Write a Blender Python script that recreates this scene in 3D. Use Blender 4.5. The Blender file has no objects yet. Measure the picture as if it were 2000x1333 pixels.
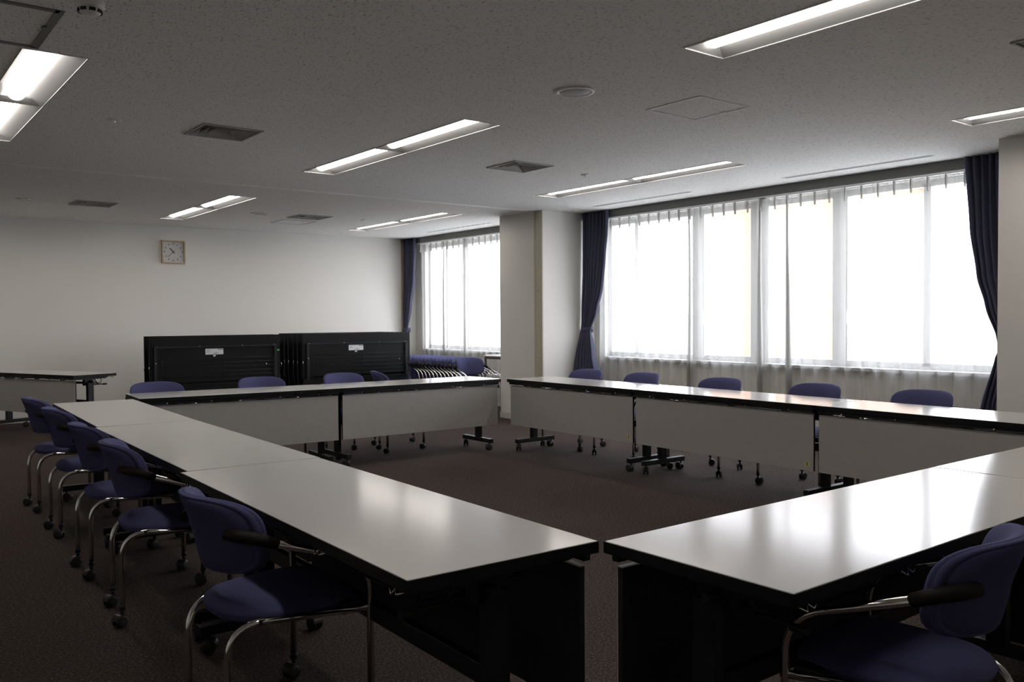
import bpy, bmesh, math, random
from mathutils import Vector, Matrix, Euler
random.seed(7)
PI = math.pi
scn = bpy.context.scene
COL = scn.collection
H = 2.598                                     # ceiling height
XW = 7.65                                     # inner face of the window wall
YF = 12.606                                   # far wall
X0, Y0 = -2.6, -2.0                           # wall to the left of and behind the camera

# ------------------------------------------------------------------ materials
def nt(name):
    m = bpy.data.materials.new(name); m.use_nodes = True
    t = m.node_tree; t.nodes.clear()
    out = t.nodes.new('ShaderNodeOutputMaterial')
    return m, t, out
def pbsdf(t, out, col, rough=.5, metal=0., spec=.5):
    b = t.nodes.new('ShaderNodeBsdfPrincipled')
    b.inputs['Base Color'].default_value = (*col, 1); b.inputs['Roughness'].default_value = rough
    b.inputs['Metallic'].default_value = metal; b.inputs['Specular IOR Level'].default_value = spec
    t.links.new(b.outputs[0], out.inputs[0]); return b
def coords(t, scale=(1, 1, 1)):
    c = t.nodes.new('ShaderNodeTexCoord'); mp = t.nodes.new('ShaderNodeMapping')
    mp.inputs['Scale'].default_value = scale; t.links.new(c.outputs['Object'], mp.inputs[0]); return mp
def noise_col(t, b, c1, c2, scale, lo=.4, hi=.6, stretch=(1, 1, 1), detail=3, bump=0., dist=.002, rot=None):
    mp = coords(t, stretch)
    if rot: mp.inputs['Rotation'].default_value = rot
    n = t.nodes.new('ShaderNodeTexNoise'); n.inputs['Scale'].default_value = scale; n.inputs['Detail'].default_value = detail
    t.links.new(mp.outputs[0], n.inputs['Vector'])
    r = t.nodes.new('ShaderNodeValToRGB'); r.color_ramp.elements[0].position = lo; r.color_ramp.elements[1].position = hi
    r.color_ramp.elements[0].color = (*c1, 1); r.color_ramp.elements[1].color = (*c2, 1)
    t.links.new(n.outputs['Fac'], r.inputs[0]); t.links.new(r.outputs[0], b.inputs['Base Color'])
    if bump:
        bp = t.nodes.new('ShaderNodeBump'); bp.inputs['Strength'].default_value = bump; bp.inputs['Distance'].default_value = dist
        t.links.new(n.outputs['Fac'], bp.inputs['Height']); t.links.new(bp.outputs[0], b.inputs['Normal'])
def mat(name, col, rough=.5, metal=0., spec=.5, var=.06, scale=30, bump=0., stretch=(1, 1, 1)):
    m, t, out = nt(name); b = pbsdf(t, out, col, rough, metal, spec)
    a = tuple(c * (1 - var) for c in col); c2 = tuple(min(1, c * (1 + var)) for c in col)
    noise_col(t, b, a, c2, scale, bump=bump, stretch=stretch); return m
def emit(name, col, s):
    m, t, out = nt(name); e = t.nodes.new('ShaderNodeEmission'); e.inputs[0].default_value = (*col, 1); e.inputs[1].default_value = s
    t.links.new(e.outputs[0], out.inputs[0]); return m

M = {}
M['wall'] = mat('wall_paper', (.76, .74, .70), .8, var=.015, scale=180, bump=.06)
M['wall_base'] = mat('vinyl_base', (.60, .58, .54), .6, var=.02)
M['rail_beige'] = mat('beige_partition_rail', (.52, .49, .38), .45, var=.03)
M['strip_brown'] = mat('brown_corner_strip', (.30, .25, .19), .5, var=.04)
M['box_grey'] = mat('grey_curtain_box', (.17, .17, .16), .5, var=.03)
M['frame_alu'] = mat('window_aluminium', (.55, .55, .54), .4, .3, var=.03)
M['white_metal'] = mat('white_painted_metal', (.78, .77, .75), .45, var=.02)
M['vent_metal'] = mat('grey_white_vent_metal', (.45, .44, .42), .5, var=.03)
M['dark'] = mat('dark_duct', (.015, .015, .015), .8, var=.05)
M['reflector'] = mat('lamp_reflector', (.22, .22, .22), .35, .0, var=.01)
M['laminate'] = mat('grey_laminate', (.50, .488, .472), .14, spec=.30, var=.012, scale=60, stretch=(1, 14, 1))
M['panel_grey'] = mat('grey_panel', (.38, .365, .34), .5, spec=.35, var=.02, scale=20)
M['black'] = mat('black_painted_steel', (.009, .0095, .011), .45, spec=.3, var=.1)
M['black_edge'] = mat('black_edge_band', (.005, .0055, .006), .55, spec=.2, var=.1)
M['blue_black'] = mat('dark_blue_black_steel', (.012, .015, .019), .5, spec=.3, var=.1)
M['black_plastic'] = mat('black_plastic', (.012, .011, .011), .5, var=.1)
M['sleeve'] = mat('brown_black_resin', (.010, .008, .007), .6, spec=.2, var=.1)
M['chrome'] = mat('chrome_tube', (.78, .77, .76), .12, 1., var=.03, scale=8)
M['fabric'] = mat('violet_blue_fabric', (.078, .081, .180), .9, spec=.15, var=.12, scale=420, bump=.25)
M['drape'] = mat('navy_drape', (.072, .075, .118), .85, spec=.2, var=.10, scale=300, bump=.15)
M['clock_wood'] = mat('pale_maple', (.55, .44, .29), .5, var=.12, scale=14, stretch=(1, 1, 9))
M['clock_face'] = mat('clock_face', (.62, .62, .62), .6, var=.01)
M['ink'] = mat('dark_ink', (.03, .03, .035), .6, var=.05)
M['label'] = mat('white_label', (.70, .72, .72), .5, var=.02)
M['green'] = mat('green_sticker', (.05, .45, .08), .5, var=.05)
M['yellow'] = mat('faded_yellow_sticker', (.48, .47, .22), .6, var=.06)
M['desk_wood'] = mat('pale_desk_board', (.62, .58, .50), .35, var=.05, stretch=(1, 8, 1))
M['desk_leg'] = mat('brown_grey_desk_frame', (.10, .09, .07), .5, var=.05)
M['peach'] = mat('peach_render', (.34, .20, .12), .9, var=.04, scale=3)
M['ground'] = mat('pale_ground', (.5, .5, .48), .9, var=.1, scale=1)
M['bluegrey'] = mat('blue_grey_cladding', (.42, .46, .50), .8, var=.04, scale=3)
M['lamp'] = emit('lamp_tube_light', (1., .925, .86), 17.)

# ceiling board: pale mineral tile with fine elongated dark fissures
m, t, out = nt('ceiling_board'); b = pbsdf(t, out, (.6, .59, .56), .9, spec=.2)
mp = coords(t, (1.0, .42, 1.0)); mp.inputs['Rotation'].default_value = (0, 0, .5)
n = t.nodes.new('ShaderNodeTexNoise'); n.inputs['Scale'].default_value = 100; n.inputs['Detail'].default_value = 3.0; n.inputs['Roughness'].default_value = .6
t.links.new(mp.outputs[0], n.inputs['Vector'])
r = t.nodes.new('ShaderNodeValToRGB'); e = r.color_ramp.elements
e[0].position = .33; e[0].color = (.46, .45, .43, 1); e[1].position = .43; e[1].color = (.87, .855, .83, 1)
t.links.new(n.outputs['Fac'], r.inputs[0]); t.links.new(r.outputs[0], b.inputs['Base Color'])
bp = t.nodes.new('ShaderNodeBump'); bp.inputs['Strength'].default_value = .2; bp.inputs['Distance'].default_value = .002
t.links.new(n.outputs['Fac'], bp.inputs['Height']); t.links.new(bp.outputs[0], b.inputs['Normal']); M['ceiling'] = m

# carpet: brown needle-punch with pale and dark flecks
m, t, out = nt('brown_carpet'); b = pbsdf(t, out, (.1, .07, .06), .95, spec=.1)
mp = coords(t, (1, 1, 1))
n = t.nodes.new('ShaderNodeTexNoise'); n.inputs['Scale'].default_value = 95; n.inputs['Detail'].default_value = 4; n.inputs['Roughness'].default_value = .75
n2 = t.nodes.new('ShaderNodeTexNoise'); n2.inputs['Scale'].default_value = 1.3; n2.inputs['Detail'].default_value = 2
for q in (n, n2): t.links.new(mp.outputs[0], q.inputs['Vector'])
r = t.nodes.new('ShaderNodeValToRGB'); e = r.color_ramp.elements
e[0].position = .38; e[0].color = (.029, .022, .019, 1); e[1].position = .66; e[1].color = (.15, .116, .100, 1)
k = r.color_ramp.elements.new(.5); k.color = (.058, .043, .037, 1)
t.links.new(n.outputs['Fac'], r.inputs[0])
mx = t.nodes.new('ShaderNodeMix'); mx.data_type = 'RGBA'; mx.blend_type = 'MULTIPLY'; mx.inputs['Factor'].default_value = .25
t.links.new(r.outputs[0], mx.inputs['A']); t.links.new(n2.outputs['Fac'], mx.inputs['B']); t.links.new(mx.outputs['Result'], b.inputs['Base Color'])
bp = t.nodes.new('ShaderNodeBump'); bp.inputs['Strength'].default_value = .6; bp.inputs['Distance'].default_value = .004
t.links.new(n.outputs['Fac'], bp.inputs['Height']); t.links.new(bp.outputs[0], b.inputs['Normal']); M['carpet'] = m

# sheer lace: woven threads let light straight through, scatter the rest
m, t, out = nt('sheer_lace')
tr = t.nodes.new('ShaderNodeBsdfTransparent'); tl = t.nodes.new('ShaderNodeBsdfTranslucent'); df = t.nodes.new('ShaderNodeBsdfDiffuse')
tl.inputs[0].default_value = (.74, .73, .71, 1); df.inputs[0].default_value = (.74, .73, .70, 1)
m1 = t.nodes.new('ShaderNodeMixShader'); m2 = t.nodes.new('ShaderNodeMixShader'); m1.inputs[0].default_value = .45
mp = coords(t, (1, 1, .02)); n = t.nodes.new('ShaderNodeTexNoise'); n.inputs['Scale'].default_value = 22; n.inputs['Detail'].default_value = 1
mr = t.nodes.new('ShaderNodeMapRange'); mr.inputs['To Min'].default_value = .30; mr.inputs['To Max'].default_value = .44
t.links.new(mp.outputs[0], n.inputs['Vector']); t.links.new(n.outputs['Fac'], mr.inputs[0])
t.links.new(tl.outputs[0], m1.inputs[1]); t.links.new(df.outputs[0], m1.inputs[2])
t.links.new(mr.outputs[0], m2.inputs[0]); t.links.new(tr.outputs[0], m2.inputs[1]); t.links.new(m1.outputs[0], m2.inputs[2])
t.links.new(m2.outputs[0], out.inputs[0]); M['lace'] = m

# window glass
m, t, out = nt('window_glass')
tr = t.nodes.new('ShaderNodeBsdfTransparent'); tr.inputs[0].default_value = (.95, .95, .955, 1)
gl = t.nodes.new('ShaderNodeBsdfGlossy'); gl.inputs['Roughness'].default_value = .02
mx = t.nodes.new('ShaderNodeMixShader'); mx.inputs[0].default_value = .07
t.links.new(tr.outputs[0], mx.inputs[1]); t.links.new(gl.outputs[0], mx.inputs[2]); t.links.new(mx.outputs[0], out.inputs[0]); M['glass'] = m

# ------------------------------------------------------------------ mesh helpers
class MB:
    def __init__(s): s.b = bmesh.new(); s.mats = [None]
    def mi(s, m):
        if m is None: return 0
        if m not in s.mats: s.mats.append(m)
        return s.mats.index(m)
    def box(s, lo, hi, m=None, bev=0., top=None):
        x0, y0, z0 = lo; x1, y1, z1 = hi
        v = [s.b.verts.new(p) for p in ((x0, y0, z0), (x1, y0, z0), (x1, y1, z0), (x0, y1, z0), (x0, y0, z1), (x1, y0, z1), (x1, y1, z1), (x0, y1, z1))]
        F = [(0, 3, 2, 1), (4, 5, 6, 7), (0, 1, 5, 4), (1, 2, 6, 5), (2, 3, 7, 6), (3, 0, 4, 7)]
        fs = [s.b.faces.new([v[i] for i in f]) for f in F]
        k = s.mi(m)
        for f in fs: f.material_index = k
        if top is not None: fs[1].material_index = s.mi(top)
        if bev:
            es = list({e for f in fs for e in f.edges})
            bmesh.ops.bevel(s.b, geom=es, offset=bev, segments=2, affect='EDGES', profile=.6, material=-1)
        return s
    def poly(s, pts, m=None):
        f = s.b.faces.new([s.b.verts.new(p) for p in pts]); f.material_index = s.mi(m); return f
    def prism(s, pts2, a, bb, axis='x', m=None):
        """pts2: closed outline; extruded from a to bb along axis"""
        def P(u, v, w): return {'x': (w, u, v), 'y': (u, w, v), 'z': (u, v, w)}[axis]
        A = [s.b.verts.new(P(u, v, a)) for u, v in pts2]; B = [s.b.verts.new(P(u, v, bb)) for u, v in pts2]
        k = s.mi(m); n = len(pts2); fs = [s.b.faces.new(A), s.b.faces.new(B[::-1])]
        for i in range(n): fs.append(s.b.faces.new((A[i], B[i], B[(i + 1) % n], A[(i + 1) % n])))
        for f in fs: f.material_index = k
        return s
    def tube(s, pts, r, n=10, m=None, cap=True, smooth=True, flat=None):
        pts = [Vector(p) for p in pts]; k = s.mi(m); rings = []
        T = [(pts[min(i + 1, len(pts) - 1)] - pts[max(i - 1, 0)]).normalized() for i in range(len(pts))]
        up = Vector((0, 0, 1)) if abs(T[0].z) < .9 else Vector((0, 1, 0))
        N = (up - T[0] * up.dot(T[0])).normalized()
        for i, p in enumerate(pts):
            if i: N = (N - T[i] * N.dot(T[i])).normalized()
            B = T[i].cross(N); rr = r[i] if isinstance(r, (list, tuple)) else r
            fx = flat or 1.
            rings.append([s.b.verts.new(p + N * math.cos(2 * PI * j / n) * rr + B * math.sin(2 * PI * j / n) * rr * fx) for j in range(n)])
        for a, c in zip(rings, rings[1:]):
            for j in range(n):
                f = s.b.faces.new((a[j], a[(j + 1) % n], c[(j + 1) % n], c[j])); f.smooth = smooth; f.material_index = k
        if cap:
            for q in (rings[0][::-1], rings[-1]):
                f = s.b.faces.new(q); f.material_index = k
        return s
    def lathe(s, prof, c=(0, 0, 0), n=24, m=None, axis='z', cap=False):
        k = s.mi(m); rings = []
        for rad, h in prof:
            ring = []
            for j in range(n):
                a = 2 * PI * j / n; u, v = rad * math.cos(a), rad * math.sin(a)
                p = {'z': (u, v, h), 'y': (u, h, v), 'x': (h, u, v)}[axis]
                ring.append(s.b.verts.new((c[0] + p[0], c[1] + p[1], c[2] + p[2])))
            rings.append(ring)
        for a, d in zip(rings, rings[1:]):
            for j in range(n):
                f = s.b.faces.new((a[j], a[(j + 1) % n], d[(j + 1) % n], d[j])); f.smooth = True; f.material_index = k
        for q in (rings[0][::-1], rings[-1]):
            if prof[0][0] > 1e-5 or q is rings[-1]:
                f = s.b.faces.new(q); f.material_index = k
        return s
    def mesh(s, name, m):
        s.mats[0] = m
        bmesh.ops.recalc_face_normals(s.b, faces=s.b.faces)
        me = bpy.data.meshes.new(name); s.b.to_mesh(me); s.b.free()
        for q in s.mats: me.materials.append(M[q])
        return me
    def build(s, name, m, parent=None, loc=None, rot=None):
        return link(name, s.mesh(name, m), parent, loc, rot)
def link(name, me, parent=None, loc=None, rot=None):
    o = bpy.data.objects.new(name, me); COL.objects.link(o)
    if parent is not None: o.parent = parent
    if loc: o.location = loc
    if rot: o.rotation_euler = rot
    return o
def fillet(pts, rad, seg=6):
    pts = [Vector(p) for p in pts]; out = [pts[0]]
    for i in range(1, len(pts) - 1):
        a, p, c = pts[i - 1], pts[i], pts[i + 1]; R = rad[i - 1] if isinstance(rad, (list, tuple)) else rad
        u, v = (a - p), (c - p); d = min(R, u.length * .48, v.length * .48); u.normalize(); v.normalize()
        s, e = p + u * d, p + v * d
        for j in range(seg + 1):
            q = j / seg; out.append(s * (1 - q) ** 2 + p * 2 * q * (1 - q) + e * q ** 2)
    out.append(pts[-1]); return out
def thing(name, label, cat, loc=(0, 0, 0), rz=0., group=None):
    o = bpy.data.objects.new(name, None); COL.objects.link(o); o.location = loc; o.rotation_euler = (0, 0, rz)
    o.empty_display_size = .1; return tag(o, label, cat, group)
def tag(o, label, cat, group=None):
    o['label'] = label; o['category'] = cat
    if group: o['group'] = group
    return o
def struct(o, label=None):
    o['kind'] = 'structure'
    if label: o['label'] = label
    return o
def copy_tree(o, parent=None):
    c = o.copy(); COL.objects.link(c)
    if parent is not None: c.parent = parent
    for ch in list(o.children): copy_tree(ch, c)
    return c

# ------------------------------------------------------------------ room shell
def holed(name, m, plane, lo, hi, holes, extra=None, **kw):
    """flat sheet in u,v with rectangular holes; plane maps (u,v) to 3-D"""
    us = sorted({lo[0], hi[0], *[h[0] for h in holes], *[h[2] for h in holes]})
    vs = sorted({lo[1], hi[1], *[h[1] for h in holes], *[h[3] for h in holes]})
    b = MB(); V = {}
    def vert(u, v):
        if (u, v) not in V: V[(u, v)] = b.b.verts.new(plane(u, v))
        return V[(u, v)]
    for u0, u1 in zip(us, us[1:]):
        for v0, v1 in zip(vs, vs[1:]):
            cu, cv = (u0 + u1) / 2, (v0 + v1) / 2
            if any(h[0] < cu < h[2] and h[1] < cv < h[3] for h in holes): continue
            b.b.faces.new((vert(u0, v0), vert(u1, v0), vert(u1, v1), vert(u0, v1)))
    if extra: extra(b)
    return b.build(name, m, **kw)

TOPZ = H + .40
FIX_X = [(.72, 1.02), (3.285, 3.585), (5.94, 6.24)]
FIX_Y = [(.38, 2.90), (4.78, 7.30), (9.15, 11.67)]
fixtures = [(x0, y0, x1, y1) for x0, x1 in FIX_X for y0, y1 in FIX_Y]
vents = [(2.155, 6.09, .205), (4.69, 5.985, .205), (2.285, 10.62, .21), (4.80, 10.48, .215), (4.69, 1.70, .205)]
slots = [(7.06, 6.16, 7.11, 7.62), (7.10, 3.62, 7.15, 5.04), (7.09, 9.72, 7.14, 11.34)]
holes = fixtures + [(x - r, y - r, x + r, y + r) for x, y, r in vents] + slots

fl = MB().box((X0 - .1, Y0 - .1, -.1), (XW + .2, YF + .1, 0)).build('floor', 'carpet'); struct(fl, 'brown flecked carpet floor')
def roof(b):
    b.box((X0, Y0, TOPZ), (XW + .2, YF + .1, TOPZ + .08))  # unseen slab added over the ceiling to keep sky light from leaking in
cl = holed('ceiling', 'ceiling', lambda u, v: (u, v, H), (X0, Y0), (XW, YF), holes, extra=roof); struct(cl, 'pale speckled mineral board ceiling')
struct(MB().box((X0, YF, 0), (XW + .2, YF + .1, TOPZ)).build('wall_far', 'wall'), 'plain off-white far wall')
struct(MB().box((X0 - .1, Y0, 0), (X0, YF + .1, TOPZ)).build('wall_left', 'wall'))
struct(MB().box((X0 - .1, Y0 - .1, 0), (XW + .2, Y0, TOPZ)).build('wall_back', 'wall'))
# window wall with two openings
W1 = (9.25, .80, 12.30, 2.50); W2 = (3.25, .80, 8.05, 2.50)
def wall_side(b):
    for (y0, z0, y1, z1) in (W1, W2):        # reveals
        for q in (((XW, y0, z0), (XW + .2, y1, z0 + .001)), ((XW, y0, z1 - .001), (XW + .2, y1, z1)), ((XW, y0, z0), (XW + .2, y0 + .001, z1)), ((XW, y1 - .001, z0), (XW + .2, y1, z1))): b.box(*q)
ww = holed('wall_right', 'wall', lambda u, v: (XW, u, v), (Y0, 0), (YF, TOPZ), [W1, W2], extra=wall_side); struct(ww, 'off-white window wall')
ow = holed('wall_outer', 'wall', lambda u, v: (XW + .2, u, v), (Y0, 0), (YF + .1, TOPZ), [W1, W2]); ow.name = 'wall_outside'; struct(ow)
# projecting column between the windows, and the one at the right of the view
c1 = MB().box((6.80, 8.235, 0), (XW, 9.11, H)); struct(c1.build('wall_column', 'wall'), 'off-white square column between the two windows')
c2 = MB().box((6.86, Y0, 0), (XW, 2.99, H)); struct(c2.build('wall_near', 'wall'), 'off-white wall projection at the right edge')
# partition rail on the near corner of the column and the track across the ceiling
r1 = MB()
r1.box((6.788, 8.238, 0), (6.80, 8.262, H)).box((6.788, 8.372, 0), (6.80, 8.396, H)).box((6.794, 8.262, 0), (6.80, 8.372, H))
for z in (.8, 1.62): r1.box((6.790, 8.262, z), (6.795, 8.372, z + .004), 'strip_brown')
struct(r1.build('trim_1', 'rail_beige'), 'beige partition rail down the column corner')
r2 = MB()
r2.box((X0, 8.345, H - .004), (6.80, 8.355, H)).box((X0, 8.405, H - .004), (6.80, 8.415, H))
struct(r2.build('trim_2', 'white_metal'), 'thin twin-lipped partition track across the ceiling')
struct(MB().box((7.375, YF - .03, 0), (7.43, YF, H)).build('trim_3', 'strip_brown'), 'brown strip in the far corner')
struct(MB().box((X0, YF - .008, 0), (7.375, YF, .07)).build('baseboard_far', 'wall_base'))
bs = MB(); bs.box((6.792, 8.396, 0), (6.80, 9.118, .08)).box((6.80, 9.11, 0), (XW, 9.118, .08)).box((6.80, 8.227, 0), (XW, 8.235, .08))
struct(bs.build('baseboard_column', 'wall_base'))
struct(MB().box((XW - .008, 2.99, 0), (XW, 8.235, .08)).build('baseboard_right', 'wall_base'))
# grey curtain boxes under the ceiling
for i, (a, c) in enumerate(((2.99, 8.235), (9.11, YF - .03))):
    q = MB().box((7.462, a, 2.505), (7.49, c, H)).box((7.49, a, 2.575), (XW, c, H)); struct(q.build('trim_%d' % (4 + i), 'box_grey'), 'grey curtain box under the ceiling')
    q = MB().box((7.455, a, 2.497), (7.467, c, 2.507)); struct(q.build('trim_%d' % (6 + i), 'white_metal'), 'thin pale lip of the curtain box')

# windows: frame, mullions, sill, panes
def window(n, opening, mull, label):
    y0, z0, y1, z1 = opening; xo = XW + .08
    fr = MB()
    fr.box((xo, y0, z0), (xo + .07, y1, z0 + .06)).box((xo, y0, z1 - .06), (xo + .07, y1, z1)).box((xo, y0, z0), (xo + .07, y0 + .05, z1)).box((xo, y1 - .05, z0), (xo + .07, y1, z1))
    for a, c in mull: fr.box((xo - (.02 if c - a > .1 else 0), a, z0 + .03), (xo + .07, c, z1 - .03))
    f = struct(fr.build('window_%d' % n, 'frame_alu'), label)
    MB().box((XW - .06, y0, z0 - .03), (XW + .1, y1, z0)).build('sill', 'frame_alu', f)
    ed = [y0 + .05] + [v for a, c in sorted(mull) for v in (a, c)] + [y1 - .05]
    for a, c in zip(ed[::2], ed[1::2]):
        if c - a < .05: continue
        MB().box((xo + .03, a, z0 + .06), (xo + .036, c, z1 - .06)).build('pane', 'glass', f)
    for a, c in mull:
        if c - a > .1:
            h = MB(); h.box((xo - .05, a - .02, 1.30), (xo - .02, a + .01, 1.34)).box((xo - .06, a - .015, 1.22), (xo - .045, a + .005, 1.34)); h.build('handle', 'frame_alu', f)
window(1, W2, [(7.545, 7.60), (6.50, 6.67), (5.64, 5.87), (4.74, 4.90), (3.94, 4.005)], 'wide window of fixed and opening panes behind lace')
window(2, W1, [(11.14, 11.30), (10.2, 10.27), (11.75, 11.80)], 'smaller window beyond the column, behind lace')

# ------------------------------------------------------------------ curtains
def lace(y_a, y_b, z_lo, z_hi, label, gather=None, seed=0):
    rnd = random.Random(seed); n = int(abs(y_b - y_a) / .008); nz = 26; b = MB(); R = []
    ph = [rnd.uniform(0, 6.28) for _ in range(6)]
    ys = []
    for i in range(n + 1):
        y = y_a + (y_b - y_a) * i / n; ys.append((y, 0, 0))
        for g in gather or ():
            if y < g <= y + .008:                     # cloth doubled back on itself several times
                for m_ in range(1, 11): ys.append((g, (1 if m_ % 2 else -1) * (.020 + .003 * (m_ % 3)), .004 * m_ - .02))
    n = len(ys) - 1
    for j in range(nz + 1):
        z = z_hi + (z_lo - z_hi) * j / nz; q = j / nz; row = []
        for i in range(n + 1):
            y, gz, gx = ys[i]
            k = 2 * PI * y / .157
            amp = .010 + .016 * min(1, q * 3)
            sharp = math.exp(-q * 14)
            x = 7.565 + amp * math.sin(k + .5 * math.sin(y * 3 + ph[0])) + .012 * q * math.sin(k * .43 + ph[1]) + .008 * math.sin(y * 7 + ph[2] + q)
            dy = .022 * min(1, .35 + q * 1.6) * math.sin(2 * (k * .5 + .7 * math.sin(y * 2.3 + ph[0])) + ph[3] * .2) + .012 * q * math.sin(y * 9 + 2 * q + ph[4])
            x -= sharp * .03 * max(0, math.cos(k)) ** 12
            row.append(b.b.verts.new((x + gx * min(1, .3 + q), y + dy + gz * min(1.2, .35 + 1.3 * q), z)))
        R.append(row)
    for r0, r1_ in zip(R, R[1:]):
        for i in range(n):
            f = b.b.faces.new((r0[i], r0[i + 1], r1_[i + 1], r1_[i])); f.smooth = True
    # pinched heading: short doubled tucks at every pleat
    th = thing('lace_curtain', label, 'curtain', (7.565, (y_a + y_b) / 2, z_lo), 0, 'sheer lace curtains')
    o = b.build('sheer_panel', 'lace', th, (-7.565, -(y_a + y_b) / 2, -z_lo))
    h = MB(); y = y_a + .06
    while y < y_b:
        h.prism([(y - .004, z_hi + .005), (y + .004, z_hi + .005), (y + .005, z_hi - .05), (y + .0015, z_hi - .125), (y - .0015, z_hi - .125), (y - .005, z_hi - .05)], 7.522, 7.548, 'x'); y += .157 + rnd.uniform(-.01, .01)
    h.box((7.505, y_a, z_hi - .001), (7.575, y_b, z_hi + .012), 'white_metal')
    h.build('pleated_heading', 'lace_thick', th, (-7.565, -(y_a + y_b) / 2, -z_lo))
    return th
M['lace_thick'] = mat('lace_heading', (.42, .40, .38), .9, var=.05)
lace(5.555, 8.02, .05, 2.497, 'sheer white lace curtain, left half of the wide window', gather=(5.63, 6.60), seed=1)
lace(3.02, 5.60, .05, 2.497, 'sheer white lace curtain, right half of the wide window', gather=(5.32,), seed=2)
lace(10.93, 12.30, .05, 2.497, 'sheer white lace curtain on the far window, beside the far navy drape', gather=(11.0, 11.6), seed=3)
lace(9.14, 10.98, .05, 2.497, 'sheer white lace curtain on the far window, half next to the column', seed=4)

def drape(y_fix, inner, tie_z, label, side, xc=7.42, bulge=.15, seed=0):
    """side=-1: fixed edge at larger y; inner = [(z, y)...] the free edge"""
    rnd = random.Random(seed); inner = sorted(inner, reverse=True)
    def yin(z):
        if z >= inner[0][0]: return inner[0][1]
        for (za, ya), (zb, yb) in zip(inner, inner[1:]):
            if zb <= z <= za:
                q = (za - z) / (za - zb); q = q * q * (3 - 2 * q) * .5 + q * .5; return ya + (yb - ya) * q
        return inner[-1][1]
    nz, n = 56, 110; b = MB(); R = []; ztop, zb_ = 2.594, .04; np_ = 8
    for j in range(nz + 1):
        z = ztop + (zb_ - ztop) * j / nz; w = abs(yin(z) - y_fix); row = []
        tight = math.exp(-((z - tie_z) / .16) ** 2)
        amp = .030 * (1 - .45 * tight) + .01 * (z < tie_z)
        for i in range(n + 1):
            s = i / n; q = s + .012 * math.sin(s * 40 + z * 2) * (1 - tight)
            y = y_fix + (yin(z) - y_fix) * q
            drift = .35 * math.sin(z * 1.3 + s * 3)
            lo = max(0, min(1, (tie_z + .15 - z) / .8)); x = xc - bulge * lo * lo * (3 - 2 * lo) * (.5 + .5 * (1 - s)) + amp * (1 + .5 * lo) * math.sin(2 * PI * np_ * s + drift) + .02 * tight * math.cos(PI * (s - .5)) * -1 + .010 * math.sin(s * 9 + z * 3)
            row.append(b.b.verts.new((x, y, z)))
        R.append(row)
    for r0, r1_ in zip(R, R[1:]):
        for i in range(n):
            f = b.b.faces.new((r0[i], r0[i + 1], r1_[i + 1], r1_[i])); f.smooth = True
    yc = (y_fix + yin(tie_z)) / 2
    th = thing('drape', label, 'curtain', (xc, yc, 0.04), 0, 'navy drapes held back at the windows')
    o = b.build('cloth', 'drape', th, (-xc, -yc, -.04)); sm = o.modifiers.new('t', 'SOLIDIFY'); sm.thickness = .004
    w = abs(yin(tie_z) - y_fix) / 2 + .012; t_ = MB()
    ring = []
    for k in range(33):
        a = 2 * PI * k / 32; ring.append((xc + .055 * math.cos(a) * (1 if abs(math.cos(a)) < .8 else .95), yc + w * math.sin(a), tie_z + .012 * math.sin(a) * side))
    v0 = [t_.b.verts.new((x, y, z - .033)) for x, y, z in ring[:-1]]; v1 = [t_.b.verts.new((x, y, z + .033)) for x, y, z in ring[:-1]]
    for k in range(32):
        f = t_.b.faces.new((v0[k], v0[(k + 1) % 32], v1[(k + 1) % 32], v1[k])); f.smooth = True
    q = t_.build('tieback', 'drape', th, (-xc, -yc, -.04)); sm = q.modifiers.new('t', 'SOLIDIFY'); sm.thickness = .006
    return th
drape(8.205, [(2.6, 7.73), (2.3, 7.75), (2.05, 7.79), (1.67, 7.84), (1.36, 7.94), (1.134, 8.045), (1.0, 7.99), (.85, 7.94), (.64, 7.86), (0, 7.78)], 1.134, 'navy drape tied back beside the column, on the wide window', -1, seed=5)
drape(3.01, [(2.6, 3.49), (2.0, 3.455), (1.61, 3.40), (1.36, 3.325), (1.105, 3.23), (1.0, 3.21), (.94, 3.23), (.51, 3.31), (0, 3.36)], 1.0, 'navy drape at the right edge of the wide window', 1, seed=6)
drape(12.57, [(2.6, 12.20), (1.98, 12.27), (1.48, 12.385), (1.146, 12.455), (.9, 12.41), (.72, 12.39), (0, 12.34)], 1.10, 'navy drape tied back in the far corner of the room', -1, seed=7)

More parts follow.
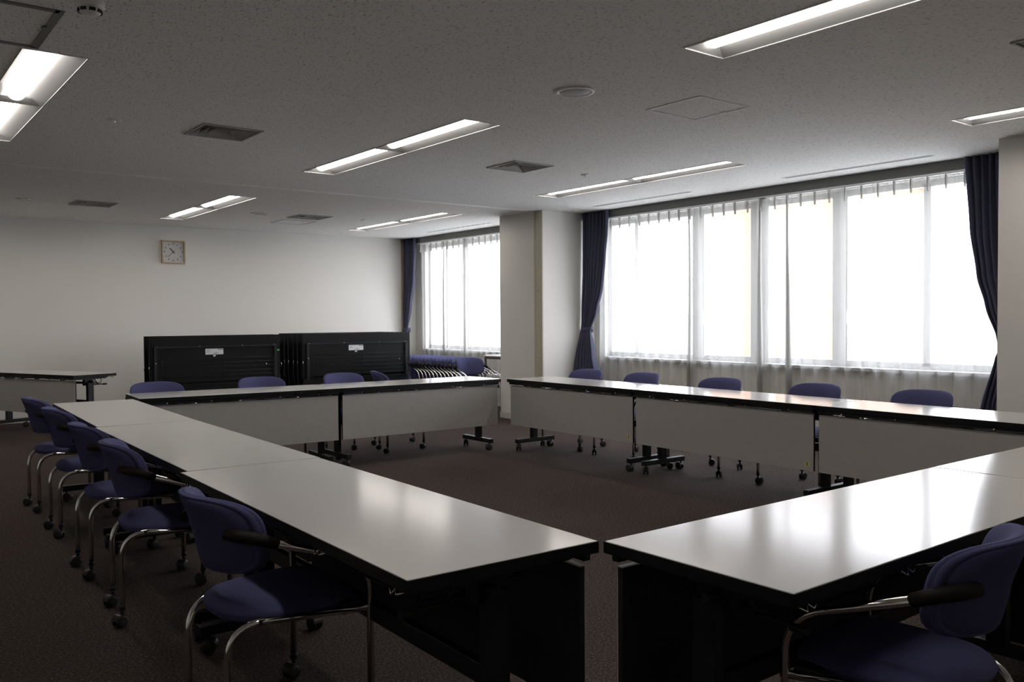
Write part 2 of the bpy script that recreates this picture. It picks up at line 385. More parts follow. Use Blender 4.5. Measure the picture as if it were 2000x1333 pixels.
# ------------------------------------------------------------------ ceiling fittings
def fixture_proto():
    th = thing('ceiling_light', '', 'ceiling light')
    L, w, d = 1.26, .15, .062
    hs = MB()
    for s in (-1, 1):                                   # sloping reflectors
        hs.prism([(s * (w - .006), 0), (s * .045, d - .012), (s * .045, d), (s * w, d), (s * w, -.004), (s * (w - .006), -.004)], -L, L, 'y')
    hs.box((-.05, -L, d - .012), (.05, L, d))
    hs.build('reflector', 'reflector', th)
    rim = MB()
    for s in (-1, 1): rim.box((s * (w + .001) - .004, -L - .006, -.003), (s * (w + .001) + .004, L + .006, .0))
    for s in (-1, 1): rim.box((-w, s * L - .004, -.003), (w, s * L + .004, .0))
    rim.build('rim', 'white_metal', th)
    for s in (-1, 1):                                   # sloping end plates
        e = MB(); y0, y1 = s * (L - .004), s * (L - .055)
        v = [(-w + .005, y0, 0), (w - .005, y0, 0), (.046, y1, d - .013), (-.046, y1, d - .013)]
        e.poly(v); e.poly([(a, bb + s * .004, c) for a, bb, c in v][::-1]); e.box((-w, y0 - .002, 0), (w, y0 + .002, d)); e.build('end_plate', 'reflector', th)
    e = MB()                                            # V-shaped divider at mid length
    e.prism([(-.06, d - .03), (0, .004), (.06, d - .03)], -w + .02, w - .02, 'x'); e.build('divider', 'reflector', th)
    for s in (-1, 1):
        tb = MB(); y0, y1 = sorted((s * .055, s * (L - .055)))
        pr = [(.046 * math.cos(a), d - .014 - .036 * math.sin(a)) for a in [PI * k / 8 for k in range(9)]]
        tb.prism(pr, y0, y1, 'y'); tb.build('lamp_tube', 'lamp', th)
    return th
fix_labels = {
 (0, 0): 'recessed twin-tube light in the left row behind the view', (0, 1): 'recessed twin-tube light cut by the upper left edge, below the square hatch', (0, 2): 'recessed twin-tube light of the left row, farthest',
 (1, 0): 'largest recessed twin-tube light, cut by the top edge at right', (1, 1): 'recessed twin-tube light right of the larger vent, near the middle of the ceiling', (1, 2): 'recessed twin-tube light above and right of the wall clock',
 (2, 0): 'recessed twin-tube light cut by the right edge, above the right drape', (2, 1): 'recessed twin-tube light beside the wide window, left of its slot', (2, 2): 'recessed twin-tube light nearest the far window'}
fp = fixture_proto(); first = True
for i, (xa, xb) in enumerate(FIX_X):
    for j, (ya, yb) in enumerate(FIX_Y):
        if (i, j) in ((0, 0), (0, 2)): pass
        o = fp if first else copy_tree(fp); first = False
        o.location = ((xa + xb) / 2, (ya + yb) / 2, H); o['label'] = fix_labels[(i, j)]; o['group'] = 'recessed ceiling lights'

def vent(x, y, r, label):
    th = thing('ceiling_vent', label, 'vent', (x, y, H), 0, 'square ceiling diffusers')
    fr = MB()
    for s in (-1, 1):
        fr.box((s * r - .012 * (s > 0) - .0 * 1, -r - .004, -.010), (s * r + .012 * (s < 0), r + .004, .002)); fr.box((-r - .004, s * r - .012 * (s > 0), -.010), (r + .004, s * r + .012 * (s < 0), .002))
    fr.build('rim', 'vent_metal', th)
    bk = MB().box((-r, -r, .09), (r, r, .10))
    for s in (-1, 1): bk.box((s * r - .002, -r, 0), (s * r + .002, r, .1)).box((-r, s * r - .002, 0), (r, s * r + .002, .1))
    bk.build('duct', 'dark', th)
    for k, q in enumerate((.86, .64, .42)):
        a, c = r * q, r * (q - .09); lv = MB(); zo, zi = -.004, .040
        P = [(-1, -1), (1, -1), (1, 1), (-1, 1)]
        for i in range(4):
            (ax, ay), (bx_, by_) = P[i], P[(i + 1) % 4]
            lv.poly([(ax * a, ay * a, zo), (bx_ * a, by_ * a, zo), (bx_ * c, by_ * c, zi), (ax * c, ay * c, zi)])
            lv.poly([(ax * a, ay * a, zo), (bx_ * a, by_ * a, zo), (bx_ * a, by_ * a, zo - .003), (ax * a, ay * a, zo - .003)])
        o = lv.build('louvre', 'vent_metal', th); sm = o.modifiers.new('t', 'SOLIDIFY'); sm.thickness = .002
    pl = MB(); a = r * .2; pl.poly([(-a, -a, .03), (a, -a, .03), (a, a, .03), (-a, a, .03)])
    for i in range(4):
        P = [(-1, -1), (1, -1), (1, 1), (-1, 1)]; (ax, ay), (bx_, by_) = P[i], P[(i + 1) % 4]
        pl.poly([(ax * a, ay * a, .03), (bx_ * a, by_ * a, .03), (bx_ * .02, by_ * .02, .05), (ax * .02, ay * .02, .05)])
    pl.build('centre_plate', 'vent_metal', th)
for v, lb in zip(vents, ('square louvred ceiling vent at upper left, nearest the hatch', 'square louvred ceiling vent at the middle of the ceiling', 'square louvred ceiling vent in the far bay, left of the clock', 'square louvred ceiling vent in the far bay, right of the clock', 'square louvred ceiling vent just cut by the right edge')): vent(*v, lb)
for (xa, ya, xb, yb), lb in zip(slots, ('slot diffuser over the left part of the wide window', 'slot diffuser over the right part of the wide window', 'dashed slot diffuser before the far window')):
    th = thing('slot_diffuser', lb, 'vent', (xa, ya, H), 0, 'linear slot diffusers'); w, l = xb - xa, yb - ya
    f = MB().box((-.006, -.006, -.003), (.004, l + .006, .0)).box((w - .004, -.006, -.003), (w + .006, l + .006, .0)).box((0, -.006, -.003), (w, .004, 0)).box((0, l - .004, -.003), (w, l + .006, 0)).box((w / 2 - .004, 0, -.002), (w / 2 + .004, l, .004))
    if ya > 9:
        k = .0
        while k < l: f.box((0, k, -.002), (w, min(k + .045, l), .002)); k += .125
    f.build('rim', 'white_metal', th); MB().box((0, 0, .03), (w, l, .04)).box((-.001, 0, 0), (.001, l, .04)).box((w - .001, 0, 0), (w + .001, l, .04)).build('slot', 'dark', th)
def hatch(x, y, w, d, wd, m, label, rz=0):
    th = thing('access_hatch', label, 'hatch', (x, y, H), rz, 'ceiling access hatches'); f = MB()
    for s in (-1, 1):
        f.box((s * w / 2 - wd / 2, -d / 2 - wd / 2, -.004), (s * w / 2 + wd / 2, d / 2 + wd / 2, .0)).box((-w / 2, s * d / 2 - wd / 2, -.004), (w / 2, s * d / 2 + wd / 2, .0))
    f.build('rim', m, th); MB().box((-w / 2 + wd, -d / 2 + wd, -.0012), (w / 2 - wd, d / 2 - wd, -.0004)).build('lid', 'ceiling', th)
    MB().box((w / 2 - .03, -d * .12, -.009), (w / 2 - .01, -d * .12 + .03, -.004)).build('latch', m, th)
hatch(4.30, 3.68, .455, .43, .007, 'white_metal', 'square access hatch with thin white rim, right of the round speaker')
hatch(.47, 4.43, .60, .60, .035, 'box_grey', 'square access hatch with wide grey rim, cut by the upper left corner')
hatch(4.87, 11.15, .45, .45, .004, 'vent_metal', 'square access hatch in the far bay, beside the right-hand far vent')
for x, y, lb in ((3.40, 3.82, 'round ceiling speaker above the middle of the room'), (4.14, 10.48, 'round ceiling speaker in the far bay')):
    th = thing('ceiling_speaker', lb, 'speaker', (x, y, H), 0, 'round ceiling speakers')
    MB().lathe([(.092, 0), (.092, -.010), (.112, -.008), (.114, 0)], n=36).build('rim', 'white_metal', th)
    MB().lathe([(0.001, -.012), (.05, -.0115), (.085, -.009), (.093, -.006), (.093, 0)], n=36).build('grille', 'vent_metal', th)
for x, y, lb in ((1.452, 6.133, 'small round sprinkler cap left of the nearest vent'), (5.446, 5.975, 'small round sprinkler cap right of the middle vent'), (5.531, 10.413, 'small round sprinkler cap beside the far light'), (1.568, 10.634, 'small round sprinkler cap at the far left, left one of a pair'), (1.640, 10.60, 'small round sprinkler cap at the far left, right one of a pair')):
    th = thing('sprinkler', lb, 'sprinkler', (x, y, H), 0, 'sprinkler caps')
    MB().lathe([(.001, -.009), (.028, -.009), (.045, -.004), (.047, 0)], n=28).build('cap', 'white_metal', th)
    MB().lathe([(.001, -.02), (.008, -.02), (.010, -.009), (.010, -.004)], n=14).build('nozzle', 'chrome', th)
th = thing('smoke_detector', 'white round smoke detector cut by the top edge at left', 'detector', (.845, 3.93, H))
MB().lathe([(.001, -.03), (.052, -.03), (.056, -.024), (.056, 0)], n=36).build('base', 'white_metal', th)
MB().lathe([(.001, -.055), (.03, -.054), (.042, -.045), (.046, -.03)], n=36).build('cover', 'white_metal', th)
g = MB()
for k in range(8): 
    a = 2 * PI * k / 8; g.box((-.012, .040, -.046), (.012, .0465, -.034))
    g.b.verts.ensure_lookup_table(); bmesh.ops.rotate(g.b, cent=(0, 0, 0), matrix=Matrix.Rotation(2 * PI / 8, 3, 'Z'), verts=g.b.verts)
g.build('smoke_slots', 'dark', th)

# ------------------------------------------------------------------ wall clock
CX, CZ, CS = 3.722, 2.240, .150
th = thing('wall_clock', 'square wall clock with pale wooden frame on the far wall', 'clock', (CX, YF - .001, CZ))
f = MB()
for s in (-1, 1):
    f.box((s * CS - .009, -.045, -CS - .009), (s * CS + .009, 0, CS + .009), bev=.002).box((-CS + .009, -.045, s * CS - .009), (CS - .009, 0, s * CS + .009), bev=.002)
f.build('frame', 'clock_wood', th)
MB().box((-CS, -.012, -CS), (CS, -.002, CS)).build('dial', 'clock_face', th)
nm = MB()
for k in range(12):
    if k % 3 == 0: continue
    a = 2 * PI * k / 12; nm.box((-.0035, -.014, .104), (.0035, -.0125, .130)); nm.b.verts.ensure_lookup_table()
    bmesh.ops.rotate(nm.b, cent=(0, 0, 0), matrix=Matrix.Rotation(a, 3, 'Y'), verts=nm.b.verts[-8:])
nm.build('hour_marks', 'ink', th)
for s, px, pz in (('12', 0, .117), ('3', .121, 0), ('6', 0, -.117), ('9', -.121, 0)):
    c = bpy.data.curves.new('numeral', 'FONT'); c.body = s; c.size = .044; c.align_x = 'CENTER'; c.align_y = 'CENTER'; c.extrude = .0006
    tmp = bpy.data.objects.new('numeral', c); me = bpy.data.meshes.new_from_object(tmp); bpy.data.objects.remove(tmp)
    me.materials.clear(); me.materials.append(M['ink']); link('numeral', me, th, (px, -.0135, pz), (PI / 2, 0, 0))
def hand(name, ang, l, tail, w):
    h = MB().box((-w, -.020, -tail), (w, -.018, l)); h.b.verts.ensure_lookup_table()
    bmesh.ops.rotate(h.b, cent=(0, 0, 0), matrix=Matrix.Rotation(ang, 3, 'Y'), verts=h.b.verts); h.build(name, 'ink', th)
hand('hour_hand', 2 * PI * 10.63 / 12, .070, .025, .005); hand('minute_hand', 2 * PI * 38 / 60, .105, .035, .0028)
MB().lathe([(.001, -.022), (.006, -.022), (.006, -.014)], axis='y', n=14).build('hub', 'ink', th)

# ------------------------------------------------------------------ casters, chairs
def caster_meshes(r=.026, w=.042):
    b = MB()
    b.tube([(0, 0, .040), (0, 0, .085)], .008, 8).tube([(0, 0, .072), (0, 0, .092)], .014, 10)
    b.prism([(-.012, .050), (.022, .046), (.026, .028), (.010, .020), (-.012, .034)], -.006, .006, 'y')
    hood = [( .012 + (r + .003) * math.cos(a), r + (r + .003) * math.sin(a)) for a in [PI * .05 + PI * .8 * k / 8 for k in range(9)]] + [(-.006, r + .006), (.012, r + .010)]
    b.prism(hood, -w / 2 + .002, w / 2 - .002, 'y')
    body = b.mesh('caster', 'black_plastic')
    wv = MB()
    for s in (-1, 1):
        a, c = sorted((s * .007, s * w / 2)); wv.lathe([(r * .5, a), (r * .93, a), (r, a + .003), (r, c - .003), (r * .93, c), (r * .45, c)], c=(.012, 0, r), n=22, axis='y')
    return body, wv.mesh('wheel', 'black_plastic')
CAS, WHL = caster_meshes()
TCAS, TWHL = caster_meshes(.029, .046)
def add_caster(parent, x, y, ang, big=False, wheel=True):
    c = link('caster', TCAS if big else CAS, parent, (x, y, 0), (0, 0, ang))
    if wheel: link('wheel', TWHL if big else WHL, c)
    return c
def pad(cx, half_a, half_b, prof, surf, n=56, ex=3.0):
    """closed upholstered pad; rings of a super-ellipse outline carried by surf(u,v,offset)"""
    b = MB(); rings = []
    for rho, off in prof:
        ring = []
        for j in range(n):
            a = 2 * PI * j / n; c, s = math.cos(a), math.sin(a)
            q = (abs(c) ** ex + abs(s) ** ex) ** (-1 / ex)
            ring.append(b.b.verts.new(surf(c * q * rho * half_a, s * q * rho * half_b, off)))
        rings.append(ring)
    for a, c in zip(rings, rings[1:]):
        for j in range(n):
            f = b.b.faces.new((a[j], a[(j + 1) % n], c[(j + 1) % n], c[j])); f.smooth = True
    b.b.faces.new(rings[0][::-1]).smooth = True; b.b.faces.new(rings[-1]).smooth = True
    return b
BP = [(.06, .024), (.3, .024), (.55, .0235), (.75, .021), (.88, .016), (.95, .010), (.985, .004), (1., -.003), (1., -.008), (.982, -.0105), (.985, -.013), (.99, -.018), (.97, -.024), (.93, -.026), (.925, -.0235), (.915, -.0265), (.7, -.029), (.3, -.030), (.06, -.030)]
def back_surf(u, v, off):                      # u across (y), v up
    y = u * (1 + .03 * v / .115)
    x = -.212 + .085 * (y / .2) ** 2 - .27 * v + .012 * (v / .115) ** 2 * (1 if v > 0 else .5) * -1
    return (x + off, y, .648 + v)
SP = [(.05, .033), (.4, .034), (.65, .033), (.82, .029), (.92, .021), (.98, .010), (1., .0), (1., -.008), (.985, -.012), (.985, -.016), (.96, -.026), (.9, -.030), (.5, -.031), (.05, -.031)]
def seat_surf(u, v, off):                      # u forward, v across
    w = v * (.90 + .10 * max(-1, min(1, u / .2)))
    dip = -.010 * math.cos(min(1, abs(u) / .2) * PI / 2) * (off > 0) + .0
    drop = -.018 * max(0, (u - .12) / .1) ** 2
    return (.025 + u, w, .412 + off + dip * .8 + drop)
SEAT = pad(0, .228, .232, SP, seat_surf, ex=2.7).mesh('seat', 'fabric')
BACK = pad(0, .217, .120, BP, back_surf, ex=4.0).mesh('backrest', 'fabric')
def leg_meshes():
    out = {}
    for s, k in ((1, 'l'), (-1, 'r')):
        rear = [(-.215, s * .155, .065), (-.215, s * .155, .395), (.20, s * .258, .385)]
        out['rear' + k] = MB().tube(fillet(rear, .115, 9), .0115, 12).mesh('rear_leg', 'chrome')
        front = [(.203, s * .265, .065), (.203, s * .265, .535), (-.108, s * .2500, .6380)]
        out['front' + k] = MB().tube(fillet(front, .10, 9), .0115, 12).mesh('front_leg', 'chrome')
        sl = [(-.216, s * .158, .664), (-.192, s * .195, .662), (-.158, s * .228, .656), (-.098, s * .2503, .6347)]
        out['sleeve' + k] = MB().tube(sl, [.017, .020, .020, .017], 12).mesh('arm_sleeve', 'sleeve')
    b = MB(); b.tube([(.17, -.245, .388), (.17, .245, .388)], .009, 8).tube([(-.10, -.175, .388), (-.10, .175, .388)], .009, 8)
    for x in (-.10, .15):
        for s in (-1, 1): b.box((x - .03, s * .17 - .02, .386), (x + .03, s * .17 + .02, .400))
    for s in (-1, 1): b.box((.12, s * .215 - .02, .370), (.19, s * .215 + .03, .408), bev=.006)
    out['brace'] = b.mesh('seat_bracket', 'black_plastic'); return out
LEG = leg_meshes()
def make_chair(label, x, y, rz, nested=False, fold=None, seed=0, group='violet chairs on casters'):
    rnd = random.Random(seed); t = thing('caster_chair', label, 'chair', (x, y, 0), rz, group)
    if fold: seat_folded(t, fold)
    else: link('seat', SEAT, t)
    link('backrest', BACK, t)
    for k in 'lr': link('front_leg', LEG['front' + k], t); link('rear_leg', LEG['rear' + k], t); link('arm_sleeve', LEG['sleeve' + k], t)
    link('seat_bracket', LEG['brace'], t)
    for px, py in ((-.215, .155), (-.215, -.155), (.203, .265), (.203, -.265)):
        add_caster(t, px, py, 0 if nested else rnd.uniform(2.2, 4.0), wheel=not nested)
    return t
def seat_folded(t, th):
    # the seat swings up about a hinge near its rear edge
    hx, hz = -.115, .375
    ox = hx - (hx * math.cos(th) - hz * math.sin(th)); oz = hz - (hx * math.sin(th) + hz * math.cos(th))
    link('seat', SEAT, t, (ox, 0, oz), (0, -th, 0))
D2 = math.radians
chairs = [
 ('violet chair at the far end of the left table row, seat hidden', 1.255, 6.75, D2(2)),
 ('violet chair on the left row, second from its far end', 1.235, 5.88, D2(0)),
 ('violet chair on the left row, in the middle of the five', 1.190, 4.88, D2(0)),
 ('violet chair on the left row, directly behind the nearest one', 1.155, 4.045, D2(-6)),
 ('nearest violet chair at lower left, pushed under the left table row', 1.087, 2.69, D2(3)),
 ('large violet chair cut by the lower right corner', 2.17, 1.165, D2(99)),
 ('violet chair behind the far row, leftmost', 2.11, 7.50, D2(-90)),
 ('violet chair behind the far row, in front of the gap between folded tables', 3.02, 7.52, D2(-92)),
 ('violet chair behind the far row, left of the one turned sideways', 3.86, 7.54, D2(-86)),
 ('violet chair turned sideways behind the far row', 4.47, 7.72, D2(-20)),
 ('violet chair on the window side, next to the navy drape by the column', 5.80, 6.53, D2(180 + 3)),
 ('violet chair on the window side, second from the column', 5.79, 5.765, D2(180 - 2)),
 ('violet chair on the window side, middle of the five', 5.77, 4.82, D2(180 + 1)),
 ('violet chair on the window side, above the second panel joint', 5.79, 3.92, D2(180 + 1)),
 ('violet chair on the window side, nearest the right drape', 5.80, 3.09, D2(180 - 1)),
]
for i, c in enumerate(chairs): make_chair(*c, seed=i + 3)
ords = ['nearest', 'second', 'third', 'fourth', 'fifth', 'sixth', 'seventh', 'eighth', 'ninth', 'tenth', 'eleventh', 'twelfth', 'thirteenth']
for i in range(13):
    lb = 'nearest violet chair of the nested row by the far window, seat down' if i == 0 else 'nested violet chair by the far window, %s from the near end' % ords[i]
    make_chair(lb, 6.655, 9.46 + .096 * i + (.03 if i else 0), D2(-90), nested=True, fold=(D2(91) if i else None), seed=40 + i, group='violet chairs nested in a row by the far window')

# ------------------------------------------------------------------ folding meeting tables
def table(label, cx, cy, rz, L, D, clips=True, tagpos=None):
    """local x along the length, +y the seated side; the modesty panel hangs on the -y side"""
    t = thing('folding_table', label, 'table', (cx, cy, 0), rz, 'grey topped folding tables on casters'); hl, hd = L / 2, D / 2
    tp = MB().box((-hl + .0022, -hd + .0015, .672), (hl - .0022, hd - .0015, .6985), bev=.002)
    tp.build('table_top', 'laminate', t)
    eb = MB()
    for s in (-1, 1):
        eb.box((-hl, s * hd - (.006 if s > 0 else -.0), .667), (hl, s * hd + (.006 if s < 0 else 0), .6965))
        eb.box((s * hl - (.006 if s > 0 else 0), -hd, .667), (s * hl + (.006 if s < 0 else 0), hd, .6965))
    eb.build('edge_band', 'black_edge', t)
    ur = MB().box((-hl + .02, -hd + .012, .645), (hl - .02, -hd + .035, .672)).box((-hl + .10, hd - .06, .650), (hl - .10, hd - .03, .672)).box((-hl + .004, -hd + .004, .6665), (hl - .004, hd - .004, .672))
    for s in (-1, 1): ur.box((s * (hl - .09) - .022, -hd + .04, .640), (s * (hl - .09) + .022, hd - .08, .667), 'black')
    ur.build('under_frame', 'black', t)
    pn = MB().box((-hl + .02, -hd + .030, .25), (hl - .02, -hd + .033, .634), 'panel_grey').box((-hl + .02, -hd + .033, .25), (hl - .02, -hd + .050, .632), 'black')
    pn.box((-hl + .02, -hd + .030, .632), (hl - .02, -hd + .050, .635), 'panel_grey')
    p = pn.build('modesty_panel', 'panel_grey', t)
    if tagpos: 
        q = MB().box((tagpos - .022, -hd + .0285, .275), (tagpos + .022, -hd + .0295, .315), 'yellow').box((tagpos - .003, -hd + .028, .283), (tagpos + .004, -hd + .0287, .307), 'ink'); q.build('sticker', 'yellow', p)
    for k in (-hl + .25, -hl + L * .42, hl - L * .42, hl - .25): MB().box((k - .03, -hd + .034, .628), (k + .03, -hd + .052, .648)).build('panel_bracket', 'black', t)
    for k in (-hl + .2, -hl + L * .33, hl - L * .33, hl - .2): MB().lathe([(.001, -.006), (.005, -.005), (.0055, 0)], c=(k, -hd + .012, .652), n=10, axis='y').build('bolt', 'chrome', t)
    for s in (-1, 1):
        x = s * (hl - .085)
        lg = MB().box((x - .020, -.045, .10), (x + .020, .025, .60), bev=.004)
        lg = lg.build('leg_post', 'black', t)
        hb = MB().box((x - .03 - s * .03, -.06, .57), (x + .012 - s * .03, .05, .645), bev=.006).lathe([(.012, x - .04), (.014, x - .038), (.014, x + .034), (.012, x + .036)], c=(0, .01, .61), n=14, axis='x'); hb.build('hinge', 'black', t)
        ft = MB().box((x - .022, -hd + .045, .072), (x + .022, hd - .035, .112), bev=.003); ft.build('foot_beam', 'black', t)
        for yy, an in ((-hd + .075, PI * .9), (hd - .065, PI * 1.15)):
            add_caster(t, x, yy, an + .5 * s, True)
        # release lever and link arm under the top
        lv = MB().tube([(x - s * .05, .02, .60), (x - s * .055, .09, .575), (x - s * .055, .20, .572)], .007, 8).tube([(x - s * .05, .19, .572), (x - s * .05, .235, .572)], .011, 8)
        lv.build('release_lever', 'black_plastic', t)
        MB().tube([(x - s * .035, .05, .665), (x - s * .035, .11, .58)], .006, 8).lathe([(.001, x - s * .035 - .012), (.008, x - s * .035 - .010), (.008, x - s * .035 + .010), (.001, x - s * .035 + .012)], c=(0, .11, .58), n=12, axis='x').build('link_arm', 'black', t)
    MB().box((-hl + .085, -.018, .350), (hl - .085, .012, .405), bev=.003).build('stretcher', 'black', t)
    rk = MB(); a, c = -hl + .15, hl - .15
    rk.tube([(a, -.14, .60), (c, -.14, .60), (c, .17, .585), (a, .17, .585), (a, -.14, .60)], .0045, 6)
    for k in range(1, 5):
        yy = -.14 + .31 * k / 5; rk.tube([(a, yy, .60 - .015 * k / 5), (c, yy, .60 - .015 * k / 5)], .003, 6)
    for k in range(4):
        xx = a + (c - a) * k / 3; rk.tube([(xx, .17, .585), (xx, .185, .668)], .004, 6).tube([(xx, -.14, .60), (xx, -.14, .668)], .004, 6).tube([(xx, -.14, .60), (xx, .17, .585)], .003, 6)
    rk.build('wire_rack', 'black', t)
    for s in (-1, 1):
        for off in (.07, .5):
            x = s * (hl - off); MB().tube([(x - .035, hd - .012, .660), (x - .01, hd - .004, .650), (x + .004, hd - .014, .662), (x + .014, hd - .004, .646), (x + .035, hd - .012, .660)], .0028, 6).build('joining_clip', 'chrome', t)
    return t
def by_corner(label, ix, iy, side, rot, L, D, tagpos=None):
    """ix,iy: inner corner nearest the run's start"""
    al = {'L': (0, 1), 'N': (1, 0), 'F': (-1, 0), 'W': (0, -1)}[side]; ou = {'L': (-1, 0), 'N': (0, -1), 'F': (0, 1), 'W': (1, 0)}[side]
    ca, sa = math.cos(rot), math.sin(rot); R = lambda v: (ca * v[0] - sa * v[1], sa * v[0] + ca * v[1]); al, ou = R(al), R(ou)
    cx = ix + al[0] * L / 2 + ou[0] * D / 2; cy = iy + al[1] * L / 2 + ou[1] * D / 2
    base = {'L': PI / 2, 'N': PI, 'F': 0, 'W': -PI / 2}[side]
    return table(label, cx, cy, base + rot, L, D, tagpos=tagpos)
by_corner('folding table nearest us in the left row, corner at bottom centre', 1.583, 1.692, 'L', -.020, 1.775, .578)
by_corner('middle folding table of the left row', 1.624, 3.470, 'L', -.025, 1.765, .555)
by_corner('farthest folding table of the left row', 1.668, 5.238, 'L', -.045, 1.725, .54)
by_corner('folding table in the lower right foreground with bright window reflections', 1.592, 1.683, 'N', .012, 1.78, .578)
by_corner('folding table at the right edge, beyond the joint of the foreground row', 3.376, 1.706, 'N', .012, 1.78, .578)
by_corner('folding table of the far row, right half ending at the corner', 5.112, 6.843, 'F', .004, 1.705, .55)
by_corner('folding table of the far row, left half behind the left row', 3.404, 6.836, 'F', -.070, 1.62, .56)
by_corner('folding table of the window row, farthest, at the corner with the far row', 5.154, 6.803, 'W', .0, 1.695, .548, tagpos=.78)
by_corner('middle folding table of the window row', 5.152, 5.106, 'W', -.020, 1.715, .552, tagpos=.79)
by_corner('nearest folding table of the window row, cut by the right edge', 5.116, 3.388, 'W', -.025, 1.72, .56)
ca = D2(-67.0); ux, uy = math.cos(ca), math.sin(ca); vx, vy = -math.sin(ca), math.cos(ca)
table('folding table standing apart at the far left, against the far wall', 2.0 - ux * .855 + vx * .265, 10.40 - uy * .855 + vy * .265, ca, 1.71, .53)

# ------------------------------------------------------------------ tables folded up and parked at the far wall
def folded(label, cx, cy, rz, L=1.70, face=True, green=False):
    t = thing('folded_table', label, 'table', (cx, cy, 0), rz, 'folded tables parked at the far wall'); hl = L / 2
    # local -y faces the room: dark underside of the upright top
    MB().box((-hl + .006, .016, .506), (hl - .006, .018, 1.084), 'laminate').box((-hl, -.010, .50), (hl, .016, 1.090), bev=.003).build('table_top', 'black_edge', t)
    fr = MB()
    fr.box((-hl + .05, -.030, .940), (hl - .05, -.008, .958)).box((-hl + .05, -.036, .46), (-hl + .085, -.010, .955)).box((hl - .085, -.036, .46), (hl - .05, -.010, .955))
    fr.box((-hl + .055, -.016, .955), (hl - .055, -.008, .958)); fr.build('under_frame', 'blue_black', t)
    MB().box((-hl + .02, .020, .13), (hl - .02, .034, .56)).build('modesty_panel', 'black_edge', t)
    rk = MB(); a, c = -hl + .15, hl - .10
    for k in range(7):
        z = .80 - .055 * k; rk.tube([(a, -.034 - .010 * (k % 2), z), (c, -.034 - .010 * (k % 2), z)], .0028, 6)
    rk.tube([(a, -.034, .80), (a, -.034, .46)], .003, 6).tube([(c, -.034, .80), (c, -.034, .46)], .003, 6).tube([((a + c) / 2 + .05, -.034, .80), ((a + c) / 2 + .05, -.034, .46)], .002, 6)
    rk.build('wire_rack', 'blue_black', t)
    for k, z, r_ in ((-hl + .08, .957, .005), (-hl + L * .36, .957, .006), (hl - L * .31, .957, .006), (hl - .09, .957, .006), (hl - .20, .70, .009), (-hl + .07, .752, .007)):
        MB().lathe([(.001, -.042), (r_, -.040), (r_, -.030)], c=(k, 0, z), n=10, axis='y').build('bolt', 'chrome', t)
    for s in (-1, 1):
        x = s * (hl - .085)
        MB().box((x - .02, .030, .10), (x + .02, .095, .62), bev=.004).build('leg_post', 'black', t)
        MB().box((x - .022, -.19 + .04, .072), (x + .022, .36, .112), bev=.003).build('foot_beam', 'black', t)
        MB().box((x - .03, .0, .58), (x + .012, .08, .66), bev=.006).build('hinge', 'black', t)
        for yy in (-.12, .33): add_caster(t, x, yy, .3 * s + PI / 2, True)
        MB().tube([(s * (hl + .004), -.02, .72), (s * (hl + .012), -.035, .70), (s * (hl + .012), -.030, .66), (s * (hl + .004), -.010, .655)], .0035, 6).build('release_lever', 'chrome', t)
    MB().box((-hl + .085, .045, .350), (hl - .085, .075, .405)).build('stretcher', 'black', t)
    if face:
        lb = MB().box((-.155, -.0125, .846), (.075, -.0105, .922), 'label')
        for k, (xa, xb) in enumerate(((-.145, -.10), (-.145, -.095), (-.06, .0))): lb.box((xa, -.0130, .902 - .022 * k), (xb, -.0123, .906 - .022 * k), 'ink')
        lb.box((.005, -.0130, .908), (.073, -.0123, .915), 'ink').box((-.03, -.0130, .868), (.0, -.0123, .872), 'ink')
        lb.build('paper_label', 'label', t); MB().box((-.055, -.0125, .820), (-.025, -.0105, .840)).build('small_sticker', 'label', t)
    if green: MB().box((hl - .045, -.0125, .872), (hl - .005, -.0105, .892)).build('green_sticker', 'green', t)
    return t
folded('front folded table of the left stack, white label and green sticker', 3.872, 11.30, 0, 1.685, green=True)
folded('rear folded table of the left stack, hidden behind the front one', 3.862, 11.48, 0, 1.685, face=False)
names = ['front folded table of the right stack, white label, beside the nested chairs', 'folded table of the right stack, second from the front', 'folded table of the right stack, third from the front', 'folded table of the right stack, fourth from the front', 'folded table of the right stack, fifth from the front', 'folded table of the right stack, rearmost against the wall']
for k in range(6): folded(names[k], 5.905 - (.0 if k == 0 else .01 * (k % 2)), 11.32 + .155 * k, 0, 1.70, face=(k == 0))

# ------------------------------------------------------------------ side desk behind the column
th = thing('side_desk', 'small pale topped desk with lower shelf by the far window, cut off by the column', 'desk', (7.22, 9.46, 0))
MB().box((-.21, -.32, .765), (.21, .32, .785), bev=.002).build('desk_top', 'desk_wood', th)
MB().box((-.20, -.31, .735), (.20, .31, .765)).build('apron', 'desk_leg', th)
for sx in (-1, 1):
    for sy in (-1, 1): MB().box((sx * .19 - .012, sy * .30 - .012, 0), (sx * .19 + .012, sy * .30 + .012, .74)).build('leg', 'desk_leg', th)
MB().box((-.19, -.30, .50), (.19, .30, .52)).build('shelf', 'desk_wood', th)

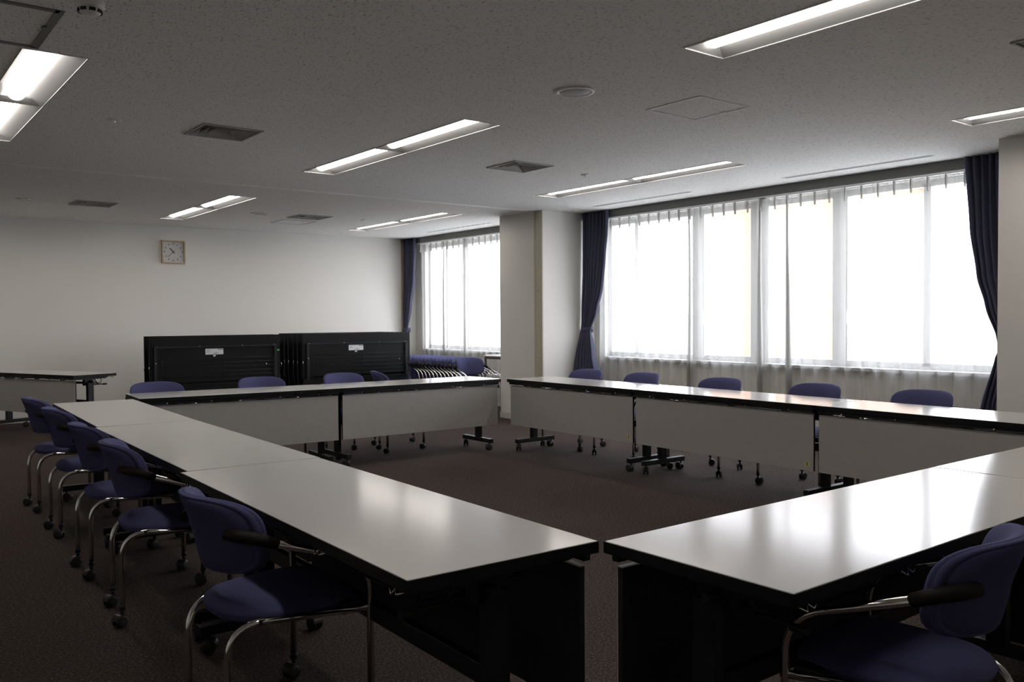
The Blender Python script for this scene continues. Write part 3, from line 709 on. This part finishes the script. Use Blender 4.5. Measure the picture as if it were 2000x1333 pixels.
# ------------------------------------------------------------------ outside
gd = MB().box((XW + 3, -60, -9), (140, 90, -8.8)).build('ground', 'ground'); gd['kind'] = 'structure'
bd = thing('building', 'peach rendered building seen faintly through the lace curtains', 'building', (25, 15.5, -8.8))
w = MB().box((-3, -1.0, 0), (3, 3.1, 14.2)).build('wall', 'peach', bd); MB().box((-3.2, -1.2, 14.2), (3.2, 3.3, 14.5)).build('roof', 'bluegrey', bd)
b2 = thing('building', 'low blue grey block faintly seen low behind the lace', 'building', (44, 29.5, -8.8))
MB().box((-3, -1.8, 0), (3, 1.2, 10.0)).build('wall', 'bluegrey', b2); MB().box((-3.2, -2.0, 10.0), (3.2, 1.4, 10.3)).build('roof', 'bluegrey', b2)

# ------------------------------------------------------------------ sky
wd = bpy.data.worlds.new('sky'); scn.world = wd; wd.use_nodes = True; t = wd.node_tree; t.nodes.clear()
out = t.nodes.new('ShaderNodeOutputWorld'); bg = t.nodes.new('ShaderNodeBackground'); t.links.new(bg.outputs[0], out.inputs[0])
tc = t.nodes.new('ShaderNodeTexCoord'); sx = t.nodes.new('ShaderNodeSeparateXYZ'); rp = t.nodes.new('ShaderNodeValToRGB')
t.links.new(tc.outputs['Generated'], sx.inputs[0]); mrr = t.nodes.new('ShaderNodeMapRange'); mrr.inputs['From Min'].default_value = -1
t.links.new(sx.outputs['Z'], mrr.inputs[0]); t.links.new(mrr.outputs[0], rp.inputs[0]); t.links.new(rp.outputs[0], bg.inputs[0])
e = rp.color_ramp.elements; e[0].position = .47; e[0].color = (.46, .45, .43, 1); e[1].position = .50; e[1].color = (.945, .955, 1.0, 1)
k = e.new(.9); k.color = (.80, .88, 1.0, 1)
bg.inputs[1].default_value = 8.8

# ------------------------------------------------------------------ camera
f, yaw, pit, rol = 1713.88, .65447, -.0261, -.00637
r = Vector((math.cos(yaw), -math.sin(yaw), 0)); fw = Vector((math.sin(yaw) * math.cos(pit), math.cos(yaw) * math.cos(pit), math.sin(pit))); u = r.cross(fw)
cr, sr = math.cos(rol), math.sin(rol); R_ = r * cr + u * sr; U_ = u * cr - r * sr
cam = bpy.data.cameras.new('camera'); co = bpy.data.objects.new('camera', cam); COL.objects.link(co)
co.matrix_world = Matrix(((R_.x, U_.x, -fw.x, 0), (R_.y, U_.y, -fw.y, 0), (R_.z, U_.z, -fw.z, 1.28912), (0, 0, 0, 1)))
cam.lens = f / 2000 * 36; cam.sensor_width = 36; cam.clip_start = .05; cam.clip_end = 500
scn.camera = co
vs = scn.view_settings; vs.view_transform = 'Standard'; vs.look = 'None'; vs.exposure = 0.30; vs.gamma = 1; vs.use_curve_mapping = False
